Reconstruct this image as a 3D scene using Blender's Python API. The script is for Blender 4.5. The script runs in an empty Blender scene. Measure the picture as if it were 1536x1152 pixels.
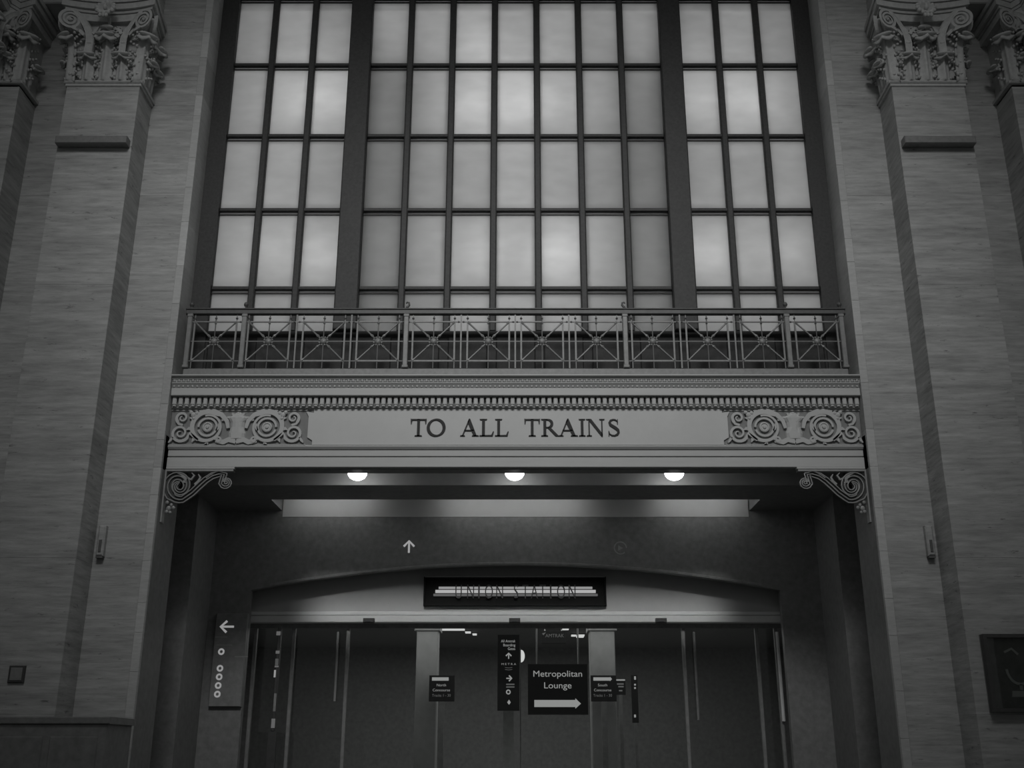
import bpy, bmesh, math, random
from mathutils import Vector, Matrix
random.seed(7)
S = bpy.context.scene
C = S.collection
R = math.radians

# ------------------------------------------------------------------ camera
FOC, PITCH, CX, CAMY, CAMZ = 1600.0, R(19.1), 773.5, -16.0, 1.65
cd = bpy.data.cameras.new('camera')
cd.sensor_width = 36.0
cd.lens = FOC / 1536.0 * 36.0
cd.shift_x = -(CX - 768.0) / 1536.0
cd.clip_end = 300
cam = bpy.data.objects.new('camera', cd)
C.objects.link(cam)
cam.location = (0, CAMY, CAMZ)
cam.rotation_euler = (R(90) + PITCH, 0, 0)
S.camera = cam
cP, sP = math.cos(PITCH), math.sin(PITCH)

def at(u, v, Y):
    """point of the plane y=Y seen at photograph pixel (u, v)"""
    x = (u - CX) / FOC
    y = (576.0 - v) / FOC
    t = (Y - CAMY) / (cP - y * sP)
    return x * t, CAMZ + t * (sP + y * cP)

# ------------------------------------------------------------------ world, exposure, main lights
w = bpy.data.worlds.new('world')
S.world = w
w.use_nodes = True
w.node_tree.nodes['Background'].inputs[0].default_value = (0.98, 1.0, 0.99, 1)
w.node_tree.nodes['Background'].inputs[1].default_value = 0.085
S.view_settings.view_transform = 'Standard'
S.view_settings.look = 'None'
S.view_settings.exposure = 0.0
S.view_settings.gamma = 1.0
S.view_settings.use_curve_mapping = False

def area(name, loc, target, sx, sy, energy, spread=180):
    l = bpy.data.lights.new(name, 'AREA')
    l.shape = 'RECTANGLE'; l.size = sx; l.size_y = sy; l.energy = energy
    l.spread = R(spread)
    o = bpy.data.objects.new(name, l); C.objects.link(o)
    o.location = loc
    d = Vector(target) - Vector(loc)
    o.rotation_euler = d.to_track_quat('-Z', 'Y').to_euler()
    return o
def point(name, loc, energy, rad=0.08):
    l = bpy.data.lights.new(name, 'POINT'); l.energy = energy; l.shadow_soft_size = rad
    o = bpy.data.objects.new(name, l); C.objects.link(o); o.location = loc
    return o
def spot(name, loc, target, energy, ang, blend=0.8, rad=0.1):
    l = bpy.data.lights.new(name, 'SPOT'); l.energy = energy; l.spot_size = R(ang); l.spot_blend = blend
    l.shadow_soft_size = rad
    o = bpy.data.objects.new(name, l); C.objects.link(o); o.location = loc
    o.rotation_euler = (Vector(target) - Vector(loc)).to_track_quat('-Z', 'Y').to_euler()
    return o

# daylight of the hall's roof light, above and behind the viewer
area('hall_skylight', (0, -13.5, 17.2), (0, 0, 8.5), 12, 3, 168, 51)
# daylight behind the frosted window
area('window_daylight', (0, 3.0, 12.0), (0, 0.6, 12.0), 11.5, 10, 150)
# lamps hung between the window's two layers
for lx, lz, le in [(-4.35, 9.85, 9), (-3.35, 9.8, 13), (-0.65, 9.8, 10), (0.75, 9.8, 14), (3.3, 9.8, 14), (4.6, 9.85, 10),
                   (-4.0, 12.9, 11), (-3.3, 12.9, 9), (-0.75, 12.75, 11), (0.15, 12.85, 13), (0.9, 12.9, 6), (3.35, 12.9, 11), (4.4, 12.9, 10),
                   (-0.6, 14.0, 7), (-3.4, 13.95, 4), (3.2, 13.95, 4)]:
    point('gallery_lamp', (lx, 1.28, lz), le * 0.40, 0.15)

# ------------------------------------------------------------------ materials
def mat(name, col, rough=0.6, metal=0.0, var=0.0, scale=6.0, stretch=(1, 1, 1), bump=0.0, rnd=0.0, spec=0.3, pits=0.0):
    m = bpy.data.materials.new(name); m.use_nodes = True
    nt = m.node_tree; n = nt.nodes; L = nt.links
    b = n['Principled BSDF']
    c = (col, col * 1.012, col * 1.0, 1) if not isinstance(col, tuple) else col
    b.inputs['Base Color'].default_value = c
    b.inputs['Roughness'].default_value = rough
    b.inputs['Metallic'].default_value = metal
    b.inputs['Specular IOR Level'].default_value = spec
    if var or bump or rnd or pits:
        tc = n.new('ShaderNodeTexCoord'); mp = n.new('ShaderNodeMapping')
        geo = n.new('ShaderNodeNewGeometry')
        L.new(geo.outputs['Position'], mp.inputs[0])
        mp.inputs['Scale'].default_value = stretch
        nz = n.new('ShaderNodeTexNoise'); nz.inputs['Scale'].default_value = scale
        nz.inputs['Detail'].default_value = 8; nz.inputs['Roughness'].default_value = 0.68
        L.new(mp.outputs[0], nz.inputs[0])
        mr = n.new('ShaderNodeMapRange')
        mr.inputs[1].default_value = 0.25; mr.inputs[2].default_value = 0.75
        mr.inputs[3].default_value = 1 - var; mr.inputs[4].default_value = 1 + var
        L.new(nz.outputs[0], mr.inputs[0])
        val = mr.outputs[0]
        if rnd:
            oi = n.new('ShaderNodeObjectInfo'); m2 = n.new('ShaderNodeMapRange')
            m2.inputs[3].default_value = 1 - rnd; m2.inputs[4].default_value = 1 + rnd
            L.new(oi.outputs['Random'], m2.inputs[0])
            mu = n.new('ShaderNodeMath'); mu.operation = 'MULTIPLY'
            L.new(val, mu.inputs[0]); L.new(m2.outputs[0], mu.inputs[1]); val = mu.outputs[0]
        if pits:
            mp2 = n.new('ShaderNodeMapping'); mp2.inputs['Scale'].default_value = (1.1, 1.1, 4.5)
            L.new(geo.outputs['Position'], mp2.inputs[0])
            n2 = n.new('ShaderNodeTexNoise'); n2.inputs['Scale'].default_value = 3.2; n2.inputs['Detail'].default_value = 9
            n2.inputs['Roughness'].default_value = 0.75
            L.new(mp2.outputs[0], n2.inputs[0])
            m3 = n.new('ShaderNodeMapRange'); m3.inputs[1].default_value = 0.34; m3.inputs[2].default_value = 0.40
            m3.inputs[3].default_value = 1 - pits; m3.inputs[4].default_value = 1.0
            L.new(n2.outputs[0], m3.inputs[0])
            mu = n.new('ShaderNodeMath'); mu.operation = 'MULTIPLY'
            L.new(val, mu.inputs[0]); L.new(m3.outputs[0], mu.inputs[1]); val = mu.outputs[0]
            n4 = n.new('ShaderNodeTexNoise'); n4.inputs['Scale'].default_value = 0.9; n4.inputs['Detail'].default_value = 4
            L.new(mp.outputs[0], n4.inputs[0])
            m4 = n.new('ShaderNodeMapRange'); m4.inputs[1].default_value = .3; m4.inputs[2].default_value = .7
            m4.inputs[3].default_value = .84; m4.inputs[4].default_value = 1.14
            L.new(n4.outputs[0], m4.inputs[0])
            mu = n.new('ShaderNodeMath'); mu.operation = 'MULTIPLY'
            L.new(val, mu.inputs[0]); L.new(m4.outputs[0], mu.inputs[1]); val = mu.outputs[0]
        mx = n.new('ShaderNodeMix'); mx.data_type = 'RGBA'; mx.blend_type = 'MULTIPLY'
        mx.inputs['Factor'].default_value = 1.0
        mx.inputs['A'].default_value = c
        L.new(val, mx.inputs['B'])
        L.new(mx.outputs['Result'], b.inputs['Base Color'])
        if bump:
            bp = n.new('ShaderNodeBump'); bp.inputs['Strength'].default_value = bump; bp.inputs['Distance'].default_value = 0.02
            L.new(nz.outputs[0], bp.inputs['Height']); L.new(bp.outputs[0], b.inputs['Normal'])
    return m

def emit(name, v, strength):
    m = bpy.data.materials.new(name); m.use_nodes = True
    n = m.node_tree.nodes; n.remove(n['Principled BSDF'])
    e = n.new('ShaderNodeEmission'); e.inputs[0].default_value = (v, v, v, 1); e.inputs[1].default_value = strength
    m.node_tree.links.new(e.outputs[0], n['Material Output'].inputs[0])
    return m

M = {}
M['stone'] = mat('travertine', 0.41, 0.75, var=0.33, scale=4.0, stretch=(0.5, 0.5, 4.2), bump=0.3, rnd=0.03, pits=0.5)
M['stone_edge'] = mat('pale_travertine', 0.47, 0.7, var=0.16, scale=5.0, stretch=(1, 1, 5), bump=0.15, rnd=0.14)
M['stone_cap'] = mat('carved_travertine', 0.50, 0.75, var=0.18, scale=14.0, bump=0.2)
M['joint'] = mat('dark_mortar', 0.13, 0.9, var=0.2, scale=8)
M['plaster'] = mat('painted_entablature', 0.52, 0.6, var=0.06, scale=4, stretch=(0.5, 1, 3))
M['plaque'] = mat('painted_plaque', 0.56, 0.55, var=0.05, scale=3)
M['ground'] = mat('frieze_ground', 0.24, 0.7, var=0.1, scale=12)
M['letter'] = mat('black_letter', 0.02, 0.5, var=0.1, scale=20)
M['iron'] = mat('dark_window_iron', 0.046, 0.55, var=0.35, scale=22, bump=0.1)
M['iron_dark'] = mat('dark_sill_iron', 0.035, 0.6, var=0.3, scale=22)
M['rail'] = mat('worn_bronze', 0.22, 0.5, metal=0.2, var=0.2, scale=14)
M['rail_dark'] = mat('dark_bronze_rail', 0.10, 0.5, metal=0.2, var=0.2, scale=14)
M['bronze'] = mat('vestibule_bronze', 0.21, 0.5, var=0.25, scale=9)
M['bronze_dark'] = mat('vestibule_dark_bronze', 0.24, 0.5, var=0.25, scale=9)
M['soffit'] = mat('painted_soffit', 0.34, 0.6, var=0.1, scale=5)
M['soffit_face'] = mat('pale_soffit_face', 0.5, 0.6, var=0.06, scale=3)
M['tymp'] = mat('pale_doorhead_plaster', 0.42, 0.6, var=0.05, scale=5)
M['bracket'] = mat('cast_bracket_metal', 0.36, 0.45, metal=0.3, var=0.15, scale=18)
M['ledge'] = mat('pale_ledge_paint', 0.66, 0.6, var=0.05, scale=5)
M['black'] = mat('black_paint', 0.07, 0.5, var=0.2, scale=12)
M['sign_black'] = mat('dead_black_board', 0.022, 0.9, var=0.1, scale=12, spec=0.05)
M['floor'] = mat('polished_floor_stone', 0.16, 0.25, var=0.2, scale=2.5)
M['white_print'] = mat('white_print', 0.75, 0.6, var=0.03, scale=10)
M['steel'] = mat('brushed_steel', 0.5, 0.3, metal=0.9, var=0.1, scale=20, stretch=(1, 1, 0.1))
M['post'] = mat('pale_concourse_stone', 0.30, 0.6, var=0.15, scale=4)
M['lamp'] = emit('lamp_glow', 1.0, 11.0)
M['tube'] = emit('tube_glow', 1.0, 10.0)
M['sign_lit'] = emit('lit_sign_face', 1.0, 0.28)
M['sign_lit2'] = emit('lit_sign_stripe', 1.0, 0.42)
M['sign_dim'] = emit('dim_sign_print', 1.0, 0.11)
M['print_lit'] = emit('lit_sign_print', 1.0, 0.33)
M['spark'] = emit('far_light_and_glint', 1.0, 0.75)
M['spark_dim'] = emit('far_light_panel', 1.0, 0.13)

def frosted():
    m = bpy.data.materials.new('frosted_glass'); m.use_nodes = True
    nt = m.node_tree; n = nt.nodes; L = nt.links
    n.remove(n['Principled BSDF'])
    t = n.new('ShaderNodeBsdfTranslucent'); d = n.new('ShaderNodeBsdfDiffuse')
    g = n.new('ShaderNodeNewGeometry'); mp = n.new('ShaderNodeMapping'); nz = n.new('ShaderNodeTexNoise')
    L.new(g.outputs['Position'], mp.inputs[0]); mp.inputs['Scale'].default_value = (1, 1, 2.2)
    L.new(mp.outputs[0], nz.inputs[0]); nz.inputs['Scale'].default_value = 2.6; nz.inputs['Detail'].default_value = 7
    mr = n.new('ShaderNodeMapRange'); mr.inputs[1].default_value = .3; mr.inputs[2].default_value = .7
    mr.inputs[3].default_value = .9; mr.inputs[4].default_value = .98
    L.new(nz.outputs[0], mr.inputs[0])
    oi = n.new('ShaderNodeObjectInfo'); m2 = n.new('ShaderNodeMapRange'); m2.inputs[3].default_value = .9; m2.inputs[4].default_value = 1.0
    L.new(oi.outputs['Random'], m2.inputs[0])
    mu = n.new('ShaderNodeMath'); mu.operation = 'MULTIPLY'; L.new(mr.outputs[0], mu.inputs[0]); L.new(m2.outputs[0], mu.inputs[1])
    cb = n.new('ShaderNodeCombineColor')
    for k in range(3): L.new(mu.outputs[0], cb.inputs[k])
    L.new(cb.outputs[0], t.inputs[0]); d.inputs[0].default_value = (.5, .51, .5, 1)
    mx = n.new('ShaderNodeMixShader'); mx.inputs[0].default_value = 0.12
    L.new(t.outputs[0], mx.inputs[1]); L.new(d.outputs[0], mx.inputs[2])
    L.new(mx.outputs[0], n['Material Output'].inputs[0])
    return m
M['frosted'] = frosted()

def clear():
    m = bpy.data.materials.new('door_glass'); m.use_nodes = True
    nt = m.node_tree; n = nt.nodes; L = nt.links
    n.remove(n['Principled BSDF'])
    t = n.new('ShaderNodeBsdfTransparent'); t.inputs[0].default_value = (.9, .91, .9, 1)
    g = n.new('ShaderNodeBsdfGlossy'); g.inputs['Roughness'].default_value = .03
    g.inputs[0].default_value = (.9, .9, .9, 1)
    fr = n.new('ShaderNodeFresnel'); fr.inputs[0].default_value = 1.45
    mx = n.new('ShaderNodeMixShader'); L.new(fr.outputs[0], mx.inputs[0]); L.new(t.outputs[0], mx.inputs[1]); L.new(g.outputs[0], mx.inputs[2])
    L.new(mx.outputs[0], n['Material Output'].inputs[0])
    return m
M['glass'] = clear()

# ------------------------------------------------------------------ mesh builder
class MB:
    def __init__(s): s.v = []; s.f = []
    def add(s, vs, fs):
        b = len(s.v); s.v += [tuple(p) for p in vs]; s.f += [tuple(b + i for i in f) for f in fs]; return s
    def box(s, x0, x1, y0, y1, z0, z1):
        return s.add([(x0, y0, z0), (x1, y0, z0), (x1, y1, z0), (x0, y1, z0), (x0, y0, z1), (x1, y0, z1), (x1, y1, z1), (x0, y1, z1)],
                     [(0, 3, 2, 1), (4, 5, 6, 7), (0, 1, 5, 4), (1, 2, 6, 5), (2, 3, 7, 6), (3, 0, 4, 7)])
    def bevbox(s, x0, x1, y0, y1, z0, z1, b=0.006):
        """box whose front (-y) edges are chamfered"""
        vs = []
        for (yy, o) in ((y1, 0), (y0 + b, 0), (y0, b)):
            vs += [(x0 + o, yy, z0 + o), (x1 - o, yy, z0 + o), (x1 - o, yy, z1 - o), (x0 + o, yy, z1 - o)]
        fs = [(3, 2, 1, 0)]
        for k in (0, 4):
            for i in range(4):
                j = (i + 1) % 4; fs.append((k + i, k + j, k + 4 + j, k + 4 + i))
        fs.append((8, 9, 10, 11))
        return s.add(vs, [tuple(reversed(f)) for f in fs])
    def prism(s, prof, x0, x1):
        """profile of (y, z) swept along x"""
        n = len(prof)
        vs = [(x0, y, z) for y, z in prof] + [(x1, y, z) for y, z in prof]
        fs = [(i, (i + 1) % n, n + (i + 1) % n, n + i) for i in range(n)]
        fs += [tuple(range(n - 1, -1, -1)), tuple(range(n, 2 * n))]
        return s.add(vs, fs)
    def plan(s, pts, z0, z1):
        """polygon of (x, y) raised from z0 to z1"""
        n = len(pts)
        vs = [(x, y, z0) for x, y in pts] + [(x, y, z1) for x, y in pts]
        fs = [(i, (i + 1) % n, n + (i + 1) % n, n + i) for i in range(n)] + [tuple(range(n - 1, -1, -1)), tuple(range(n, 2 * n))]
        return s.add(vs, fs)
    def slab(s, pts, y0, y1):
        """polygon of (x, z) with depth from y0 to y1"""
        n = len(pts)
        vs = [(x, y0, z) for x, z in pts] + [(x, y1, z) for x, z in pts]
        fs = [(i, (i + 1) % n, n + (i + 1) % n, n + i) for i in range(n)] + [tuple(range(n - 1, -1, -1)), tuple(range(n, 2 * n))]
        return s.add(vs, fs)
    def tube(s, path, rad, seg=6, caps=True):
        path = [Vector(p) for p in path]
        n = len(path); rings = []
        up = Vector((0.137, 1, 0.071)).normalized()
        for i, p in enumerate(path):
            t = (path[min(i + 1, n - 1)] - path[max(i - 1, 0)])
            if t.length < 1e-9: t = Vector((0, 0, 1))
            t.normalize()
            a = t.cross(up)
            if a.length < 1e-4: a = t.cross(Vector((1, 0, 0)))
            a.normalize(); b = t.cross(a)
            r = rad[i] if isinstance(rad, (list, tuple)) else rad
            rings.append([p + (a * math.cos(2 * math.pi * k / seg) + b * math.sin(2 * math.pi * k / seg)) * r for k in range(seg)])
        vs = [q for rg in rings for q in rg]; fs = []
        for i in range(n - 1):
            for k in range(seg):
                k2 = (k + 1) % seg
                fs.append((i * seg + k, i * seg + k2, (i + 1) * seg + k2, (i + 1) * seg + k))
        if caps: fs += [tuple(range(seg - 1, -1, -1)), tuple((n - 1) * seg + k for k in range(seg))]
        return s.add(vs, fs)
    def ribbon(s, pts, wid, y0, y1):
        """stroke of width wid along (x, z) points, with depth y0..y1 (y0 in front); rounded relief is given by the raised middle"""
        n = len(pts); Lf = []; Rt = []
        for i, (x, z) in enumerate(pts):
            x2, z2 = pts[min(i + 1, n - 1)]; x1, z1 = pts[max(i - 1, 0)]
            dx, dz = x2 - x1, z2 - z1; l = math.hypot(dx, dz) or 1
            wv = (wid[i] if isinstance(wid, (list, tuple)) else wid) / 2
            Lf.append((x - dz / l * wv, z + dx / l * wv)); Rt.append((x + dz / l * wv, z - dx / l * wv))
        vs = []
        for i in range(n):
            vs += [(Lf[i][0], y1, Lf[i][1]), (Lf[i][0], y0, Lf[i][1]), (Rt[i][0], y0, Rt[i][1]), (Rt[i][0], y1, Rt[i][1])]
        fs = []
        for i in range(n - 1):
            a = i * 4; b = a + 4
            for k in range(3): fs.append((a + k, a + k + 1, b + k + 1, b + k))
        fs += [(0, 3, 2, 1), ((n - 1) * 4, (n - 1) * 4 + 1, (n - 1) * 4 + 2, (n - 1) * 4 + 3)]
        return s.add(vs, fs)
    def lathe(s, prof, cx, cy, cz, seg=16, axis='z'):
        """(r, h) profile turned about an axis"""
        vs = []
        for r, h in prof:
            for k in range(seg):
                a = 2 * math.pi * k / seg
                p = (r * math.cos(a), r * math.sin(a), h)
                if axis == 'y': p = (p[0], -p[2], p[1])
                vs.append((cx + p[0], cy + p[1], cz + p[2]))
        n = len(prof); fs = []
        for i in range(n - 1):
            for k in range(seg):
                k2 = (k + 1) % seg
                fs.append((i * seg + k, i * seg + k2, (i + 1) * seg + k2, (i + 1) * seg + k))
        fs += [tuple(range(seg - 1, -1, -1)), tuple((n - 1) * seg + k for k in range(seg))]
        return s.add(vs, fs)
    def ball(s, x, y, z, rx, ry=None, rz=None, seg=10, rings=6):
        ry = ry or rx; rz = rz or rx
        vs = [(x, y, z - rz)]
        for i in range(1, rings):
            a = -math.pi / 2 + math.pi * i / rings
            for k in range(seg):
                b = 2 * math.pi * k / seg
                vs.append((x + rx * math.cos(a) * math.cos(b), y + ry * math.cos(a) * math.sin(b), z + rz * math.sin(a)))
        vs.append((x, y, z + rz)); fs = []
        for k in range(seg):
            fs.append((0, 1 + (k + 1) % seg, 1 + k)); t = 1 + (rings - 2) * seg
            fs.append((len(vs) - 1, t + k, t + (k + 1) % seg))
        for i in range(rings - 2):
            for k in range(seg):
                a = 1 + i * seg; k2 = (k + 1) % seg
                fs.append((a + k, a + k2, a + seg + k2, a + seg + k))
        return s.add(vs, fs)
    def xf(s, m):
        s.v = [tuple(m @ Vector(p)) for p in s.v]; return s
    def mesh(s, name, m, smooth=False):
        me = bpy.data.meshes.new(name); me.from_pydata(s.v, [], s.f); me.update()
        bm = bmesh.new(); bm.from_mesh(me); bmesh.ops.recalc_face_normals(bm, faces=bm.faces); bm.to_mesh(me); bm.free()
        if smooth:
            for p in me.polygons: p.use_smooth = True
        me.materials.append(m); return me
    def build(s, name, m, parent=None, smooth=False):
        return link(name, s.mesh(name, m, smooth), parent)

def link(name, me, parent=None, loc=None, rot=None, scale=None):
    o = bpy.data.objects.new(name, me); C.objects.link(o)
    if parent: o.parent = parent
    if loc: o.location = loc
    if rot: o.rotation_euler = rot
    if scale: o.scale = scale
    return o
def tag(o, label, cat, group=None):
    o['label'] = label; o['category'] = cat
    if group: o['group'] = group
    return o
def thing(name, label, cat, loc=(0, 0, 0), group=None):
    o = bpy.data.objects.new(name, None); C.objects.link(o); o.location = loc
    o.empty_display_size = 0.2
    return tag(o, label, cat, group)
def struct(o): o['kind'] = 'structure'; return o
def text(name, s, size_h, x, y, z, m, parent=None, align='CENTER', sx=1.0, depth=0.006, width=None):
    """flat lettering facing -y, size_h = capital height"""
    cu = bpy.data.curves.new(name, 'FONT'); cu.body = s; cu.size = size_h / 0.70; cu.align_x = align; cu.extrude = depth / 2
    cu.resolution_u = 4
    tmp = bpy.data.objects.new('tmp', cu); C.objects.link(tmp)
    me = bpy.data.meshes.new_from_object(tmp.evaluated_get(bpy.context.evaluated_depsgraph_get()))
    bpy.data.objects.remove(tmp)
    if width:
        xs = [v.co.x for v in me.vertices]; sx = width / (max(xs) - min(xs))
    for v in me.vertices: v.co = (v.co.x * sx, -v.co.z, v.co.y)
    me.name = name
    me.materials.clear(); me.materials.append(m)
    return link(name, me, parent, (x, y, z))

AX = 5.475          # half width of the great opening
PF = -0.62          # front of the pilasters
PX0, PX1 = 6.35, 7.58
CXN = 8.38          # inner edge of the corner pilaster
CXC = 8.77          # room corner
TOP = 16.0

# ------------------------------------------------------------------ room shell
def spread_courses(z0, z1, h, jit=0.0):
    zs = [z0]
    while zs[-1] < z1 - h * 0.6: zs.append(min(z1, zs[-1] + h * (1 + random.uniform(-jit, jit))))
    zs[-1] = z1
    return list(zip(zs[:-1], zs[1:]))

fl = struct(MB().box(-10, 10, -17.5, 16, -0.2, 0).build('floor', M['floor']))
for side, sg in (('left', -1), ('right', 1)):
    wall = MB().box(*sorted((sg * (AX + 0.02), sg * 9.6)), 0.02, 0.6, 0, TOP).build('wall_front_' + side, M['joint'])
    struct(wall)
    g = 0.0008
    # pale margin blocks along the arris
    for z0, z1 in spread_courses(0.0, TOP, 0.62, 0.35):
        d = 0.56 if z0 > 5.6 else 0.06
        MB().bevbox(*sorted((sg * AX, sg * (AX + 0.125))), -0.012, d, z0 + g, z1 - g, 0.004).build('stone_block', M['stone_edge'], wall)
    # slabs between arris and pilaster, and between pilaster and corner
    for xa, xb in ((AX + 0.128, PX0 + 0.1), (PX1 - 0.1, CXN + 0.1)):
        for z0, z1 in spread_courses(0.0, 12.33, 1.76) + spread_courses(12.33, TOP, 0.52):
            MB().bevbox(*sorted((sg * xa, sg * xb)), 0.0, 0.3, z0 + g, z1 - g, 0.0015).build('stone_block', M['stone'], wall)
    sw = MB().box(*sorted((sg * (CXC + 0.205), sg * 9.6)), -6.0, 0.0, 0, TOP).build('wall_' + side, M['stone'])
    struct(sw)

# ------------------------------------------------------------------ window
WF, WG = 0.55, 0.66      # front of frame, pane plane
win = MB()
win.box(-AX, -5.17, WF, 0.85, 7.3, TOP).box(5.17, AX, WF, 0.85, 7.3, TOP)
win = struct(win.build('window_1', M['iron']))
MB().box(-5.17, 5.17, WF + 0.03, 0.8, 7.3, 8.33).build('sill_panel', M['iron_dark'], win)
for k in range(13):
    xk = -4.8 + k * 0.8
    MB().bevbox(xk - .33, xk + .33, WF + 0.005, WF + 0.05, 7.62, 8.22, 0.02).build('sill_field', M['iron_dark'], win)
groups = [(-5.17, -3.06, 3), (-2.66, 2.66, 7), (3.06, 5.17, 3)]
BW = 0.115
cols = []
for a, b, n in groups:
    pw = (b - a - (n - 1) * BW) / n
    for k in range(n):
        x0 = a + k * (pw + BW); cols.append((x0, x0 + pw))
        if k: MB().bevbox(x0 - BW, x0, WF + 0.03, 0.74, 8.33, TOP, 0.02).build('glazing_bar', M['iron'], win)
for a, b in ((-3.06, -2.66), (2.66, 3.06)):
    mb = MB().bevbox(a, b, WF - 0.03, 0.85, 8.33, TOP, 0.02); 
    o = mb.build('mullion', M['iron'], win)
zb = [8.33, 9.125, 10.62, 12.11, 13.61, 15.10, TOP]
for i, z in enumerate(zb):
    if i in (0, 6): continue
    for a, b, n in groups:
        MB().bevbox(a, b, WF + 0.045, 0.74, z - 0.03, z + 0.035, 0.012).build('transom_bar', M['iron'], win)
        MB().box(a, b, WF + 0.085, 0.72, z - 0.088, z - 0.072).build('glazing_bead', M['iron'], win)
for i in range(6):
    for x0, x1 in cols:
        MB().box(x0 - .01, x1 + .01, WG, WG + 0.012, zb[i] - (0.0 if i == 0 else 0.0), zb[i + 1]).build('pane', M['frosted'], win)
MB().box(-5.17, 5.17, WG + .04, WG + .05, 14.85, 15.3).build('blind_strip', M['frosted'], win)
# masonry piers of the outer wall behind the glass, and the light well
for sg in (-1, 1):
    struct(MB().box(*sorted((sg * 1.75, sg * 2.75)), 1.45, 1.85, 7.3, 13.9).build('wall_outer_pier', M['soffit']))
for sg in (-1, 1):
    struct(MB().box(*sorted((sg * 5.5, sg * 5.8)), 0.6, 3.4, 7.0, TOP + 1).build('wall_gallery_side', M['tymp']))
struct(MB().box(-5.8, 5.8, 0.62, 3.4, 7.05, 7.3).build('floor_gallery', M['soffit']))
struct(MB().box(-5.8, 5.8, 0.55, 3.4, 16.9, 17.0).build('ceiling_gallery', M['soffit']))

# ------------------------------------------------------------------ Corinthian capital pieces
def lerp_path(pts, t):
    n = len(pts) - 1; f = min(max(t, 0), 1) * n; i = min(int(f), n - 1); f -= i
    return tuple(pts[i][k] * (1 - f) + pts[i + 1][k] * f for k in range(len(pts[0])))
def leaf_mesh(name, H, W, out):
    prof = [(-.03, 0), (-.06, .2), (-.08, .45), (-.11, .66), (-.17, .84), (-.30, .96), (-.46, 1.0), (-.62, .97), (-.74, .88)]
    NU, NV = 8, 18
    m = MB(); vs, fs = [], []
    def P_(u, t, w0):
        y, z = lerp_path(prof, t)
        return y * out / .72, z * H
    for j in range(NV + 1):
        t = j / NV
        y, z = P_(0, t, 0)
        wv = W * .27 * (1 - .25 * t)
        if t > .70: wv = W * .27 * (.8 + .75 * math.sin((t - .70) / .30 * math.pi))
        for i in range(NU + 1):
            u = i / NU * 2 - 1
            rib = 0.05 * max(0, 1 - abs(u) * 2.2)
            vs.append((u * wv, y - rib + abs(u) * .035, z - abs(u) ** 2 * .03))
    for j in range(NV):
        for i in range(NU):
            q = j * (NU + 1) + i; fs.append((q, q + 1, q + NU + 2, q + NU + 1))
    nb = len(vs)
    vs += [(x, y + .03, z - .02) for x, y, z in vs]
    fs += [tuple(nb + q for q in reversed(f)) for f in fs]
    rim = [i for i in range(NU + 1)] + [j * (NU + 1) + NU for j in range(1, NV + 1)] + [NV * (NU + 1) + i for i in range(NU - 1, -1, -1)] + [j * (NU + 1) for j in range(NV - 1, 0, -1)]
    for q, p in zip(rim, rim[1:] + rim[:1]): fs.append((q, p, nb + p, nb + q))
    m.add(vs, fs)
    # lobes of the acanthus on both sides of the rib
    rnd = random.Random(5)
    n = max(3, int(H / .115))
    for sx in (-1, 1):
        for k in range(n):
            t = .06 + .66 * k / (n - 1)
            y, z = P_(0, t, 0)
            for q in range(3):
                dx = W * (.27 + .10 * q) + rnd.uniform(-.008, .008)
                m.ball(sx * dx, y + .02 + .018 * q, z + .035 * q + rnd.uniform(-.01, .01), .024, .03, .03 - .004 * q, 6, 4)
    y, z = P_(0, .86, 0)
    m.ball(0, y - .02, z + .005, W * .40, .065, .034, 12, 6)
    return m.mesh(name, M['stone_cap'], True)
LEAF_T = leaf_mesh('tall_leaf', 0.80, 0.44, 0.24)
LEAF_S = leaf_mesh('short_leaf', 0.42, 0.40, 0.17)
LEAF_M = leaf_mesh('top_leaf', 0.20, 0.30, 0.13)

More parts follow.
